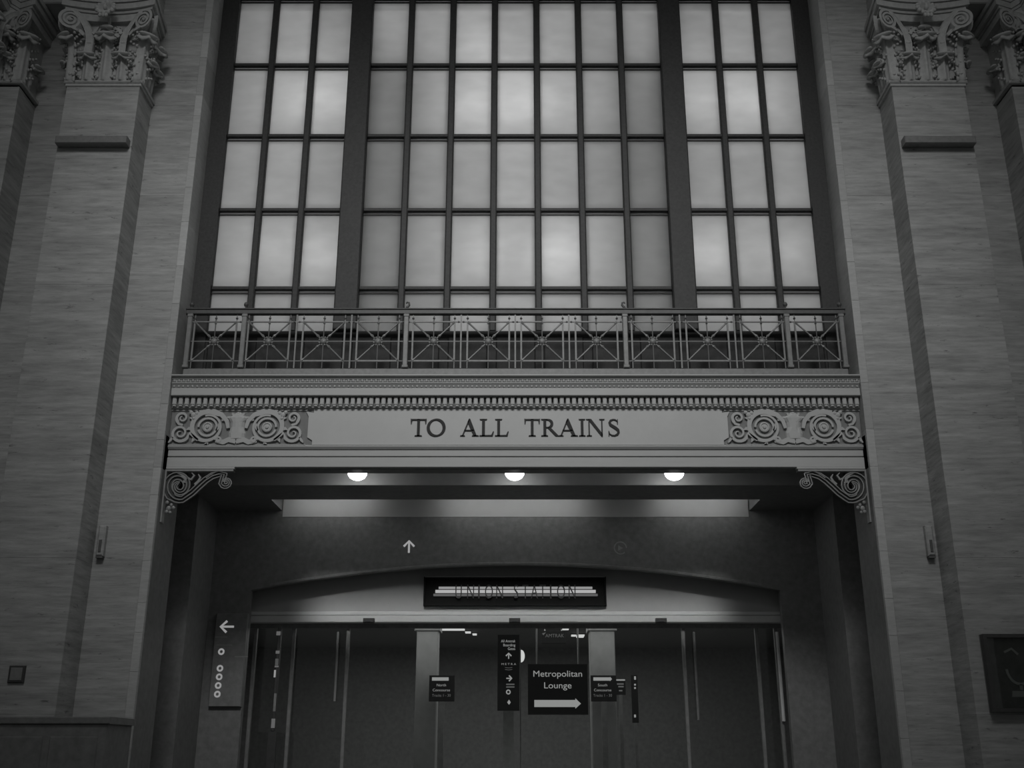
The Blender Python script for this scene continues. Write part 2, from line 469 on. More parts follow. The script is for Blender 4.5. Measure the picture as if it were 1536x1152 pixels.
def volute_mesh(sg):
    """corner scroll with its stalk; sg=+1 curls to the right. Local: x along the face, z up"""
    ctr = (0.62, 1.13)
    pts = [(.28, .50), (.275, .66), (.275, .80), (.30, .93), (.36, 1.06), (.44, 1.18), (.53, 1.27)]
    N = 64
    for k in range(N + 1):
        q = k / N
        ang = R(100) - q * 2 * math.pi * 2.6
        r = 0.175 * (1 - q) ** 0.9 + 0.012
        pts.append((ctr[0] + r * math.cos(ang), ctr[1] + r * math.sin(ang)))
    m = MB()
    wid = [0.10] * 4 + [0.095, 0.09, 0.08] + [0.036 * (1 - k / N) + 0.012 for k in range(N + 1)]
    m.ribbon(pts, wid, -0.06, 0.02)
    # raised edges of the band
    for s2 in (-1, 1):
        path = []
        for i, (x, z) in enumerate(pts):
            x2, z2 = pts[min(i + 1, len(pts) - 1)]; x1, z1 = pts[max(i - 1, 0)]
            l = math.hypot(x2 - x1, z2 - z1) or 1
            o = wid[i] / 2 * .8 * s2
            path.append((x - (z2 - z1) / l * o, -0.055, z + (x2 - x1) / l * o))
        m.tube(path, [max(.005, wid[i] * .17) for i in range(len(pts))], 5)
    m.ball(ctr[0], -.05, ctr[1], .03, .03, .03, 8, 5)
    # drum of the scroll with its ridged rim
    m.lathe([(.165, -.17), (.185, -.15), (.17, -.11), (.185, -.07), (.165, -.03), (.15, .02), (0.02, .02)], ctr[0], 0, ctr[1], 20, 'y')
    # leaf sprays under the scroll and at the stalk
    for (x, z, a, l) in ((.36, .86, 40, .17), (.24, .90, 120, .14), (.44, .93, 10, .16), (.21, .84, 150, .12)):
        e = (x + l * math.cos(R(a)), z + l * math.sin(R(a)))
        m.ribbon([(x, z), ((x + e[0]) / 2, (z + e[1]) / 2 + .015), e], [.05, .06, .015], -0.085, -0.01)
    m.lathe([(.055, -.02), (.062, 0), (.055, .02)], .277, -.02, .74, 10)
    a = R(22)
    out = []
    for x, y, z in m.v:
        dx = x - .28
        if dx > 0: x, y = .28 + dx * math.cos(a) + y * -math.sin(a) * 1.0, -dx * math.sin(a) + y * math.cos(a)
        out.append((sg * x, y - .07, z))
    m.v = out
    return m.mesh('volute', M['stone_cap'], False)
VOL = {1: volute_mesh(1), -1: volute_mesh(-1)}

def rosette_mesh():
    m = MB(); N = 12
    m.lathe([(.13, -.02), (.135, .0), (.12, .035), (.095, .045), (.085, -.01), (.0, -.02)], 0, 0, 0, 24, 'y')
    for k in range(N):
        a = 2 * math.pi * k / N
        m.ball(.125 * math.cos(a), -.025, .125 * math.sin(a), .036, .03, .036, 7, 4)
    m.ball(0, -.03, -.01, .03, .05, .05, 8, 5).ball(0, -.05, .03, .018, .03, .03, 8, 5)
    for sx in (-1, 0, 1): m.ball(sx * .045, -.02, -.17, .028, .03, .04, 7, 4)
    return m.mesh('rosette', M['stone_cap'], True)
ROS = rosette_mesh()

def abacus_layers(hw, depth):
    res = []
    for (e, z0, z1) in ((-.02, 1.20, 1.335), (.0, 1.35, 1.40), (.05, 1.41, 1.52), (.075, 1.535, 1.62)):
        pts = []
        n = 14
        for k in range(n + 1):
            q = k / n * 2 - 1
            pts.append(((hw + .13 + e) * q, -.10 - e - .13 * q * q))
        pts.append((hw + .02 + e, depth)); pts.append((-hw - .02 - e, depth))
        res.append((pts, z0, z1))
    return res

def capital(parent, width, depth, faces, both=True, corner=None):
    """capital on a shaft: local x centred, front at y=0, wall at y=depth; the bell is the part, the carving its sub-parts"""
    hw = width / 2
    bell = MB()
    sec = [(0.0, 0.0), (.3, .0), (.7, .0), (1.0, .01), (1.2, .03)]
    for (za, ea), (zc, ec) in zip(sec[:-1], sec[1:]):
        bell.add([(-hw - ea + .03, -ea + .03, za), (hw + ea - .03, -ea + .03, za), (hw + ea - .03, depth, za), (-hw - ea + .03, depth, za),
                  (-hw - ec + .03, -ec + .03, zc), (hw + ec - .03, -ec + .03, zc), (hw + ec - .03, depth, zc), (-hw - ec + .03, depth, zc)],
                 [(0, 1, 5, 4), (1, 2, 6, 5), (3, 0, 4, 7)] + ([(0, 3, 2, 1)] if za == 0 else []) + ([(4, 5, 6, 7)] if zc == 1.2 else []))
    b = bell.build('capital', M['stone_cap'], parent)
    ast = MB().bevbox(-hw - .05, hw + .05, -.05, depth, 0, .055, .02)
    ast.bevbox(-hw - .025, hw + .025, -.025, depth, -.05, 0, .01)
    ast.build('astragal', M['stone_cap'], b)
    for pts, z0, z1 in abacus_layers(hw, depth):
        MB().plan(pts, z0, z1).build('abacus_layer', M['stone_cap'], b)
    z = .055
    link('leaf', LEAF_T, b, (0, -.02, z))
    for sx in (-1, 1):
        link('leaf', LEAF_T, b, (sx * (hw - .02), -.02, z), (0, 0, sx * R(38)))
        link('leaf', LEAF_S, b, (sx * .29, -.035, z))
        link('volute', VOL[sx], b, (0, 0, 0))
        link('leaf', LEAF_S, b, (sx * hw, depth * .22, z), (0, 0, sx * R(90)))
        link('leaf', LEAF_T, b, (sx * hw, depth * .45, z), (0, 0, sx * R(90)))
        link('leaf', LEAF_S, b, (sx * hw, depth * .66, z), (0, 0, sx * R(90)))
        # small inner scroll meeting under the flower
        pts = []
        for k in range(30):
            q = k / 29; ang = R(90) - q * 2 * math.pi * 1.6; r = .085 * (1 - q) + .01
            pts.append((sx * (.13 - r * math.cos(ang) * -1 * 0 - r * math.cos(ang) * -1), .99 + r * math.sin(ang)))
        pts = [(sx * .25, .80), (sx * .235, .92), (sx * .19, 1.04)] + [(sx * (.13 - r2 * math.cos(a2)), .985 + r2 * math.sin(a2)) for r2, a2 in [(.085 * (1 - k / 29) + .01, R(120) + k / 29 * -2 * math.pi * -1.5) for k in range(30)]]
        MB().ribbon(pts, .035, -.12, -.02).build('inner_scroll', M['stone_cap'], b)
        # side scroll running back along the flank
        link('volute', VOL[-sx], b, (sx * (hw - .09), depth * .72, 0), (0, 0, sx * R(90)), (.8, 1, 1))
    link('leaf', LEAF_M, b, (0, -.07, .80)); link('leaf', LEAF_M, b, (0, -.05, .62), None, (1.1, 1, 1))
    MB().tube([(0, -.09, .98), (0, -.11, 1.1), (0, -.15, 1.22)], [.03, .025, .035], 8).build('flower_stalk', M['stone_cap'], b)
    link('rosette', ROS, b, (0, -.33, 1.27), (R(-16), 0, 0), (1.15, 1.15, 1.15))
    return b

CAPZ = 12.34
for sg, side in ((-1, 'left'), (1, 'right')):
    px = sg * (PX0 + PX1) / 2
    p = thing('pilaster', 'tall travertine pilaster with Corinthian capital standing %s of the trains doorway' % side, 'pilaster', (px, PF, 0), 'pilasters flanking the doorway')
    hw = (PX1 - PX0) / 2
    for z0, z1 in spread_courses(0.0, 10.9, 2.16) + [(10.9, CAPZ - .05)]:
        MB().bevbox(-hw, hw, 0, -PF - .002, z0 + .0008, z1 - .0008, .0015).build('stone_block', M['stone'], p)
    bar = MB().bevbox(-hw + .03, hw - .03, -.17, .0, 11.1, 11.235, .01).build('ledge_bar', M['rail'], p)
    c = capital(p, PX1 - PX0, -PF, None); c.location = (0, 0, CAPZ)
    # corner pilaster where the side wall begins
    q = thing('corner_pilaster', 'half-hidden travertine corner pilaster with leafy capital at the photo\'s %s edge' % side, 'pilaster', (sg * CXC, PF, 0), 'corner pilasters')
    for z0, z1 in spread_courses(0.0, 10.9, 2.16) + [(10.9, CAPZ - .05)]:
        MB().bevbox(*sorted((-sg * (CXC - CXN), sg * .2)), 0, -PF - .002, z0 + .0008, z1 - .0008, .0015).build('stone_block', M['stone'], q)
        MB().box(*sorted((-sg * .03, sg * .2)), -1.25, -.002, z0 + .002, z1 - .002).build('stone_block', M['stone'], q)
    cb = MB().box(*sorted((-sg * (CXC - CXN - .02), sg * .2)), .03, -PF, 0, 1.2).box(*sorted((0, sg * .2)), -1.25, .03, 0, 1.2).build('capital', M['stone_cap'], q)
    cb.location = (0, 0, CAPZ)
    a = MB().bevbox(*sorted((-sg * (CXC - CXN + .05), sg * .0)), -.05, -PF, 0, .055, .02)
    a.box(*sorted((-sg * .06, sg * .1)), -1.3, -.0, 0, .055)
    a.build('astragal', M['stone_cap'], cb)
    for k, (z0, z1, e) in enumerate(((1.2, 1.335, .1), (1.35, 1.40, .12), (1.41, 1.52, .17), (1.535, 1.62, .2))):
        MB().plan([(-sg * (CXC - CXN + e), -PF), (-sg * (CXC - CXN + e), -.2 - e * .5), (-sg * .25, -.12 - e * .3), (-sg * (.12 + e * .3), -.3), (-sg * (.2 + e * .5), -1.3), (sg * .1, -1.3), (sg * .1, -PF)], z0, z1).build('abacus_layer', M['stone_cap'], cb)
    link('leaf', LEAF_T, cb, (-sg * (CXC - CXN - .02), -.02, .055), (0, 0, -sg * R(38)))
    link('leaf', LEAF_S, cb, (-sg * .14, -.03, .055), None, (.8, 1, 1))
    link('leaf', LEAF_T, cb, (-sg * .02, -.12, .055), (0, 0, -sg * R(45)), (.9, 1, 1))
    link('leaf', LEAF_S, cb, (-sg * .03, -.42, .055), (0, 0, -sg * R(90)))
    link('leaf', LEAF_T, cb, (-sg * .03, -.72, .055), (0, 0, -sg * R(90)))
    link('leaf', LEAF_S, cb, (-sg * .03, -1.0, .055), (0, 0, -sg * R(90)))
    link('leaf', LEAF_S, cb, (-sg * (CXC - CXN), .25, .055), (0, 0, -sg * R(90)))
    link('volute', VOL[-sg], cb, (sg * .24, 0, 0))
    link('volute', VOL[sg], cb, (-sg * .02, -.75, 0), (0, 0, -sg * R(90)))
    link('volute', VOL[-sg], cb, (-sg * .02, -.75, 0), (0, 0, -sg * R(90)))
    link('rosette', ROS, cb, (-sg * .18, -.75, 1.42), (0, 0, -sg * R(90)))

# stone cornice resting on the capitals
for sg, side in ((-1, 'left'), (1, 'right')):
    o = MB().bevbox(*sorted((sg * PX0, sg * 9.5)), PF, 0.0, CAPZ + 1.66, 16, .02).build('trim_%d' % (1 if sg < 0 else 2), M['stone'])
    struct(o)

# ------------------------------------------------------------------ entablature with the lettering
ent = thing('entablature', 'pale carved entablature over the doorway lettered TO ALL TRAINS', 'entablature', (0, 0.2, 5.87))
EY = 0.2
def zr(v, Y): return at(CX, v, Y)[1]
def ebuild(mb, name, m, smooth=False, parent=None):
    mb.v = [(x, y - 0.2, z - 5.87) for x, y, z in mb.v]
    return mb.build(name, m, parent or ent, smooth)
W = AX - 0.006
z700 = 5.885
z673, z685 = zr(672.5, EY), zr(685, EY)
zf0, zf1 = zr(668.5, EY), zr(614.5, EY)
# lower fasciae
ebuild(MB().bevbox(-W, W, EY, 0.30, z700, z685 - .012, .004), 'lower_fascia', M['plaster'])
ebuild(MB().bevbox(-W, W, EY + .012, 0.30, z685 + .012, z673 - .02, .004), 'upper_fascia', M['plaster'])
ebuild(MB().bevbox(-W, W, EY + .03, 0.29, z685 - .02, z685 + .02, .003), 'fascia_groove', M['ground'])
for sg in (-1, 1):
    ebuild(MB().bevbox(*sorted((sg * 4.40, sg * W)), EY - .002, 0.29, z700 - .03, z700, .004), 'end_block', M['plaster'])
ebuild(MB().prism([(EY + .03, z673 - .03), (EY - .01, z673 - .012), (EY - .035, z673 + .02), (EY - .035, z673 + .035), (EY + .0, zf0 + .01), (EY + .1, zf0 + .01), (EY + .1, z673 - .03)], -W, W), 'fascia_moulding', M['plaster'])
ebuild(MB().box(-W, W, EY, 0.5, zf0 - .02, zf1 + .06), 'frieze', M['ground'])
# plaque with eared ends
px0, px1 = at(468, 642, EY)[0], at(1086, 642, EY)[0]
zm0, zm1 = zf0 + .03, zf1 - .02
ear = [(px0 + .02, zf0 + .005), (px1 - .02, zf0 + .005), (px1 - .02, zm0 + .05), (px1 + .06, zm0 + .10), (px1 + .06, zm1 - .10), (px1 + .10, zm1 - .02), (px1 - .02, zm1 - .08 + .04), (px1 - .02, zf1 + .02),
       (px0 + .02, zf1 + .02), (px0 + .02, zm1 - .04), (px0 - .10, zm1 - .02), (px0 - .06, zm1 - .10), (px0 - .06, zm0 + .10), (px0 + .02, zm0 + .05)]
ebuild(MB().slab(ear, EY - .025, EY + .02), 'plaque', M['plaque'])
# bed moulding, dentils, corona, cornice
zd0, zd1 = zr(609, EY - .10), zr(597, EY - .10)
ebuild(MB().prism([(EY + .1, zf1 + .0), (EY - .015, zf1 + .0), (EY - .05, zf1 + .03), (EY - .05, zd0 - .01), (EY + .1, zd0 - .01)], -W, W), 'bed_moulding', M['plaster'])
ebuild(MB().box(-W, W, EY - .035, 0.5, zd0 - .015, zd1 + .07), 'dentil_bed', M['ground'])
nd = 112
pitch = 2 * W / nd
dm = MB().bevbox(-pitch * .34, pitch * .34, -.075, .0, 0, zd1 - zd0, .012)
# rounded foot of each dentil
dm.lathe([(pitch * .33, -.02), (pitch * .33, .0)], 0, -.037, 0, 10)
dme = dm.mesh('dentil', M['plaster'])
for k in range(nd):
    link('dentil', dme, ent, (-W + (k + .5) * pitch, -.035, zd0 + .02 - 5.87))
YC = 0.04
zc0, zc1 = zr(593, YC), zr(582, YC)
ebuild(MB().bevbox(-W, W, YC, 0.5, zc0, zc1, .006), 'corona', M['plaster'])
ze1 = zr(566.5, .02); zt1 = zr(561.5, -.03)
ebuild(MB().prism([(YC + .1, zc1), (YC + .012, zc1), (YC - .01, ze1), (YC + .1, ze1)], -W, W), 'ornament_band', M['ground'])
# carved ornament too small to pick apart
om = MB(); random.seed(3)
n = 150
for k in range(n):
    x = -W + (k + .5) * 2 * W / n
    om.ball(x, YC + .004, (zc1 + ze1) / 2 + .048, .026, .02, .036, 6, 4)
    om.ball(x + W / n, YC + .0, (zc1 + ze1) / 2 + .03, .008, .016, .045, 5, 4)
    om.ball(x, YC + .008, zc1 + .03, .02, .014, .018, 6, 4)
o = ebuild(om, 'carved_ornament', M['plaster'], True); o['kind'] = 'stuff'
ebuild(MB().box(-W, W, YC - .008, YC + .05, (zc1 + ze1) / 2 - .008, (zc1 + ze1) / 2 + .004), 'ornament_fillet', M['plaster'])
ebuild(MB().prism([(.4, ze1 + .0), (YC - .01, ze1 + .0), (-.03, ze1 + .02), (-.03, zt1), (.4, zt1)], -W, W), 'top_fillet', M['plaster'])
zbase = zt1
ebuild(MB().bevbox(-W + .12, W - .12, .13, .55, zbase - .03, zr(552.5, .13), .008), 'balcony_kerb', M['rail'])
ebuild(MB().box(-W, W, .02, .56, zbase - .06, zbase - .02), 'balcony_deck', M['plaster'])

# scrolling foliage of the two end panels, in relief
def spiral(cx, cz, r0, a0, turns, n=40, r1=0.02, dirn=1):
    return [(cx + (r0 * (1 - k / n) + r1 * k / n) * math.cos(a0 + dirn * 2 * math.pi * turns * k / n),
             cz + (r0 * (1 - k / n) + r1 * k / n) * math.sin(a0 + dirn * 2 * math.pi * turns * k / n)) for k in range(n + 1)]
def foliage(mir):
    """panel-centred relief, half width 1.1 m, half height 0.29 m; mir mirrors it"""
    parts = []
    y0, y1 = -.04, .01
    for s in (-1, 1):
        m = MB()
        # great spiral growing out of the urn
        pts = [(s * .14, -.02), (s * .17, .10), (s * .26, .20)] + [(s * x, z) for x, z in spiral(.47, .0, .262, R(118), 1.12, 40, .19, -1)]
        m.ribbon(pts, [.05, .065, .075] + [.065 * (1 - k / 40) ** 1.5 + .03 for k in range(41)], y0, y1)
        m.ribbon([(s * (.47 + .145 * math.cos(k * .314)), .145 * math.sin(k * .314)) for k in range(20)], .034, y0 + .008, y1)
        m.ribbon([(s * .28, .06), (s * .31, -.03), (s * .335, -.06)], [.04, .04, .02], y0 + .008, y1)
        m.lathe([(.085, 0), (.08, .025), (.06, .03), (.05, .018), (.03, .018), (.025, .035), (0, .04)], s * .47, -.008, 0, 16, 'y')
        # leaflets along the outside of the great spiral
        for a in (150, 100, 60, 25, -10, -50, -95, -130):
            x, z = .47 + .25 * math.cos(R(a)), .25 * math.sin(R(a)); e = R(a + 35)
            m.ribbon([(s * x, z), (s * (x + .05 * math.cos(e)), z + .05 * math.sin(e)), (s * (x + .085 * math.cos(e - .5)), min(.27, max(-.27, z + .085 * math.sin(e - .5))))], [.045, .05, .01], y0 + .008, y1)
        parts.append(('great_scroll', m))
        m = MB()
        pts = [(s * .60, -.22), (s * .74, -.10)] + [(s * x, z) for x, z in spiral(.89, -.10, .145, R(215), 1.7, 40, .02, 1)]
        m.ribbon(pts, [.04, .045] + [.036 * (1 - k / 40) + .014 for k in range(41)], y0, y1)
        pts = [(s * .86, .03), (s * .93, .05)] + [(s * x, z) for x, z in spiral(.88, .15, .095, R(-40), 1.35, 30, .02, 1)]
        m.ribbon(pts, [.035, .035] + [.032 * (1 - k / 30) + .014 for k in range(31)], y0, y1)
        m.ribbon([(s * 1.0, -.17), (s * 1.03, -.22), (s * 1.06, -.26)], [.03, .04, .015], y0, y1)
        for dx, dz, r in ((.71, .20, .045), (.66, .23, .035), (.75, .24, .035), (.70, .14, .03)): m.ball(s * dx, y0 + .01, dz, r, .025, r, 7, 4)
        parts.append(('small_scroll', m))
    m = MB()
    m.lathe([(.06, -.20), (.13, -.19), (.14, -.10), (.11, .0), (.12, .08), (.17, .15), (.10, .2), (.04, .25)], 0, .03, 0, 14)
    for a in (-60, -30, 0, 30, 60):
        m.ribbon([(0, .10), (.10 * math.sin(R(a)), .10 + .1 * math.cos(R(a))), (.2 * math.sin(R(a)), .08 + .17 * math.cos(R(a)))], [.03, .07, .02], y0 - .01, y1)
    m.v = [(x, max(y, -.075) * .6 if y < 0 else .01, z) for x, y, z in m.v]
    parts.append(('urn', m))
    m = MB()
    for s in (-1, 1):
        m.ribbon([(0, -.24), (s * .12, -.21), (s * .2, -.25), (s * .30, -.23)], [.07, .08, .08, .06], y0, y1)
        m.ribbon([(s * x, z) for x, z in spiral(.28, -.215, .055, 0, 1.2, 16, .015, 1)], .03, y0 - .005, y1)
    parts.append(('acanthus_base', m))
    return parts
for sg in (-1, 1):
    pc = at(CX + sg * 417.0, 642, EY)[0]
    zc = (zf0 + zf1) / 2
    holder = MB().box(-1.09, 1.09, -.012, .01, -.012 - .275, -.275).box(-1.09, 1.09, -.012, .01, .275, .287).build('frieze_panel', M['plaster'], ent)
    holder.location = (pc, -.005, zc - 5.87)
    for nm, m in foliage(sg): m.build(nm, M['plaster'], holder)

# serif capitals
def letter(ch):
    m = MB(); y0, y1 = -.012, .004
    TK, TN, SF = .15, .062, .05
    def rect(x0, x1, z0, z1): m.slab([(x0, z0), (x1, z0), (x1, z1), (x0, z1)], y0, y1)
    def poly(p): m.slab(p, y0, y1)
    def stem(x, wd=TK): rect(x, x + wd, 0, 1)
    def serif(xa, xb, z): 
        if z < .5: poly([(xa, 0), (xb, 0), (xb - .03, SF), (xa + .03, SF)])
        else: poly([(xa, 1), (xa + .03, 1 - SF), (xb - .03, 1 - SF), (xb, 1)])
    if ch == 'T':
        stem(.37); serif(.24, .65, 0); poly([(.0, 1.02), (.02, .72), (.06, .72), (.10, .93), (.79, .93), (.83, .72), (.87, .72), (.89, 1.02), (.84, 1.0), (.05, 1.0)]); return m, .89
    if ch == 'O':
        n = 40; pts = [(.5 + .44 * math.cos(2 * math.pi * k / n), .5 + .475 * math.sin(2 * math.pi * k / n)) for k in range(n + 1)]
        m.ribbon(pts, [.075 + .095 * abs(math.cos(2 * math.pi * k / n - .25)) ** 1.3 for k in range(n + 1)], y0, y1); return m, 1.0
    if ch == 'A':
        poly([(.07, 0), (.135, 0), (.47, .93), (.44, 1.02)]); poly([(.44, 1.02), (.36, .82), (.70, 0), (.86, 0), (.50, 1.02)])
        rect(.20, .70, .30, .365); serif(-.02, .24, 0); serif(.60, .97, 0); return m, .95
    if ch == 'L':
        stem(.13); serif(0, .40, 1); poly([(0, 0), (.70, 0), (.76, .27), (.71, .27), (.62, .065), (.0, .05)]); return m, .76
    if ch == 'R':
        stem(.13); serif(0, .38, 0); serif(0, .38, 1)
        n = 18; pts = [(.25, .965)] + [(.36 + .23 * math.sin(math.pi * k / n), .735 + .23 * math.cos(math.pi * k / n)) for k in range(n + 1)] + [(.25, .505)]
        m.ribbon(pts, [.06] + [.06 + .09 * math.sin(math.pi * k / n) for k in range(n + 1)] + [.06], y0, y1)
        poly([(.34, .50), (.50, .52), (.93, .04), (.98, 0), (.78, 0)]); return m, .96
    if ch == 'I':
        stem(.12); serif(0, .39, 0); serif(0, .39, 1); return m, .39
    if ch == 'N':
        rect(.13, .195, 0, 1); rect(.83, .895, 0, 1); poly([(.10, 1), (.28, 1), (.895, .12), (.895, -.02), (.83, -.02)])
        serif(.02, .31, 0); serif(.72, 1.02, 1); serif(0, .2, 1); return m, 1.02
    if ch == 'S':
        ctrl = [(.56, .76), (.53, .88), (.43, .96), (.31, .97), (.18, .92), (.12, .80), (.16, .67), (.30, .57), (.45, .47), (.57, .36), (.60, .23), (.53, .10), (.38, .03), (.23, .04), (.12, .12), (.07, .25)]
        wd = [.03, .05, .07, .07, .10, .13, .15, .16, .16, .15, .13, .11, .075, .07, .05, .03]
        m.ribbon(ctrl, wd, y0, y1); rect(.535, .575, .70, .99); rect(.05, .09, 0, .30); return m, .66
zL0, zL1 = zr(655, EY), zr(629.5, EY)
for ch, u0, u1 in [('T', 616, 640), ('O', 641, 668), ('A', 691, 718), ('L', 719.5, 741), ('L', 742.5, 763), ('T', 786.5, 810), ('R', 811.5, 838), ('A', 838, 866), ('I', 868, 878), ('N', 879, 907), ('S', 911, 929)]:
    m, wd = letter(ch)
    xa, xb = at(u0, 642, EY)[0], at(u1, 642, EY)[0]
    sc = (xb - xa) / wd; h = zL1 - zL0
    m.v = [(xa + x * sc, EY - .03 + y, zL0 + z * h) for x, y, z in m.v]
    ebuild(m, 'letter', M['letter'])

# ------------------------------------------------------------------ balcony railing
RY = 0.15
rl = thing('balcony_railing', 'bronze balcony railing with eight starred square panels above the entablature', 'railing', (0, RY, 0))
rz0 = zr(552.5, RY); rz1 = zr(472, RY); rz2 = zr(463.5, RY)
MB().bevbox(-5.40, 5.40, -.035, .045, rz1, rz2 - .02, .012).bevbox(-5.40, 5.40, -.05, .06, rz2 - .022, rz2, .006).build('top_rail', M['rail_dark'], rl)
zs1, zs0, zm = zr(483, RY), zr(541.5, RY), zr(512, RY)
MB().box(-5.36, 5.36, -.008, .008, zs1 - .008, zs1 + .008).build('upper_rail', M['rail'], rl)
MB().box(-5.36, 5.36, -.006, .006, zm - .006, zm + .006).build('middle_rail', M['rail'], rl)
MB().box(-5.36, 5.36, -.006, .006, zs0 - .006, zs0 + .006).build('lower_rail', M['rail'], rl)
pm = MB().bevbox(-.04, .04, -.04, .04, rz0, rz1 + .01, .01)
pm.bevbox(-.05, .05, -.05, .05, rz0, rz0 + .05, .01).bevbox(-.048, .048, -.048, .048, rz1 - .05, rz1, .01)
pme = pm.mesh('post', M['rail'])
fm = MB().lathe([(.03, 0), (.016, .02), (.014, .04), (.03, .055), (.04, .08), (.03, .112), (.012, .125), (.0, .13)], 0, 0, 0, 10).mesh('finial', M['rail_dark'], True)
hook = MB().tube([(0, 0, 0), (.005, 0, .04), (.035, 0, .07), (.03, 0, .115), (.0, 0, .125), (-.012, 0, .10)], [.028, .022, .02, .018, .014, .01], 7).mesh('finial', M['rail_dark'], True)
for x in (-5.32, -4.43, -1.785, 1.785, 4.43, 5.32):
    po = link('post', pme, rl, (x, 0, 0))
    ft = link('finial', hook if abs(x) < 2 else fm, po, (0, 0, rz2 - .005))
    if abs(x) < 2: ft.rotation_euler = (0, 0, 0 if x < 0 else R(180))
hs = (zs1 - zs0) / 2
def panel_meshes():
    fr = MB()
    b = .0135
    fr.box(-hs - b, -hs + b, -.012, .012, -hs, hs).box(hs - b, hs + b, -.012, .012, -hs, hs)
    fr.box(-hs, hs, -.012, .012, -hs - b, -hs + b).box(-hs, hs, -.012, .012, hs - .01, hs + .01)
    for sx in (-1, 1):
        fr.box(sx * hs - .006, sx * hs + .006, -.006, .006, hs, rz1 - zm).box(sx * hs - .006, sx * hs + .006, -.006, .006, rz0 - zm, -hs)
    sp = []
    for a in (45, 135, 225, 315):
        m = MB(); d = Vector((math.cos(R(a)), 0, math.sin(R(a))))
        L = hs * 1.414 - .01
        m.tube([d * .07, d * (L * .5), d * (L * .9), d * L], [.012, .014, .014, .028], 6)
        m.tube([d * .10, d * .13, d * .17], [.014, .026, .014], 6)
        sp.append(m.mesh('spoke', M['rail']))
    vb = MB().box(-.007, .007, -.007, .007, rz0 - zm, rz1 - zm)
    vb.ball(0, 0, (zs1 - zm) + .062, .021, .021, .021, 7, 5).lathe([(.018, -.03), (.012, .03)], 0, 0, (zs1 - zm) - .005, 7)
    for sx in (-1, 1):
        vb.ball(sx * hs, 0, (zs1 - zm) + .062, .021, .021, .021, 7, 5)
        vb.ball(sx * (hs + .065), 0, zs1 - zm, .02, .016, .016, 7, 5)
    st = MB()
    st.lathe([(.045, -.02), (.06, 0), (.045, .02), (.02, .03), (0, .032)], 0, 0, 0, 14, 'y')
    for k in range(8): st.ball(.068 * math.cos(k * math.pi / 4 + .39), -.005, .068 * math.sin(k * math.pi / 4 + .39), .02, .015, .02, 6, 4)
    return fr.mesh('panel_frame', M['rail']), sp, vb.mesh('panel_bars', M['rail_dark']), st.mesh('star_boss', M['rail'], True)
FR, SP, VB, ST = panel_meshes()
pcs = [-4.90, -4.02, -3.125, -2.24, -1.335, -.445, .43, 1.315, 2.23, 3.12, 4.01, 4.90]
for x in pcs:
    f = link('railing_panel', FR, rl, (x, 0, zm))
    for s_ in SP: link('spoke', s_, f)
    link('panel_bars', VB, f); link('star_boss', ST, f)
bm_ = MB().box(-.012, .012, -.012, .012, rz0, rz1).mesh('baluster', M['rail'])
for x in (-3.575, -2.68, -.89, -.007, .87, 2.68, 3.57):
    link('baluster', bm_, rl, (x, 0, 0))

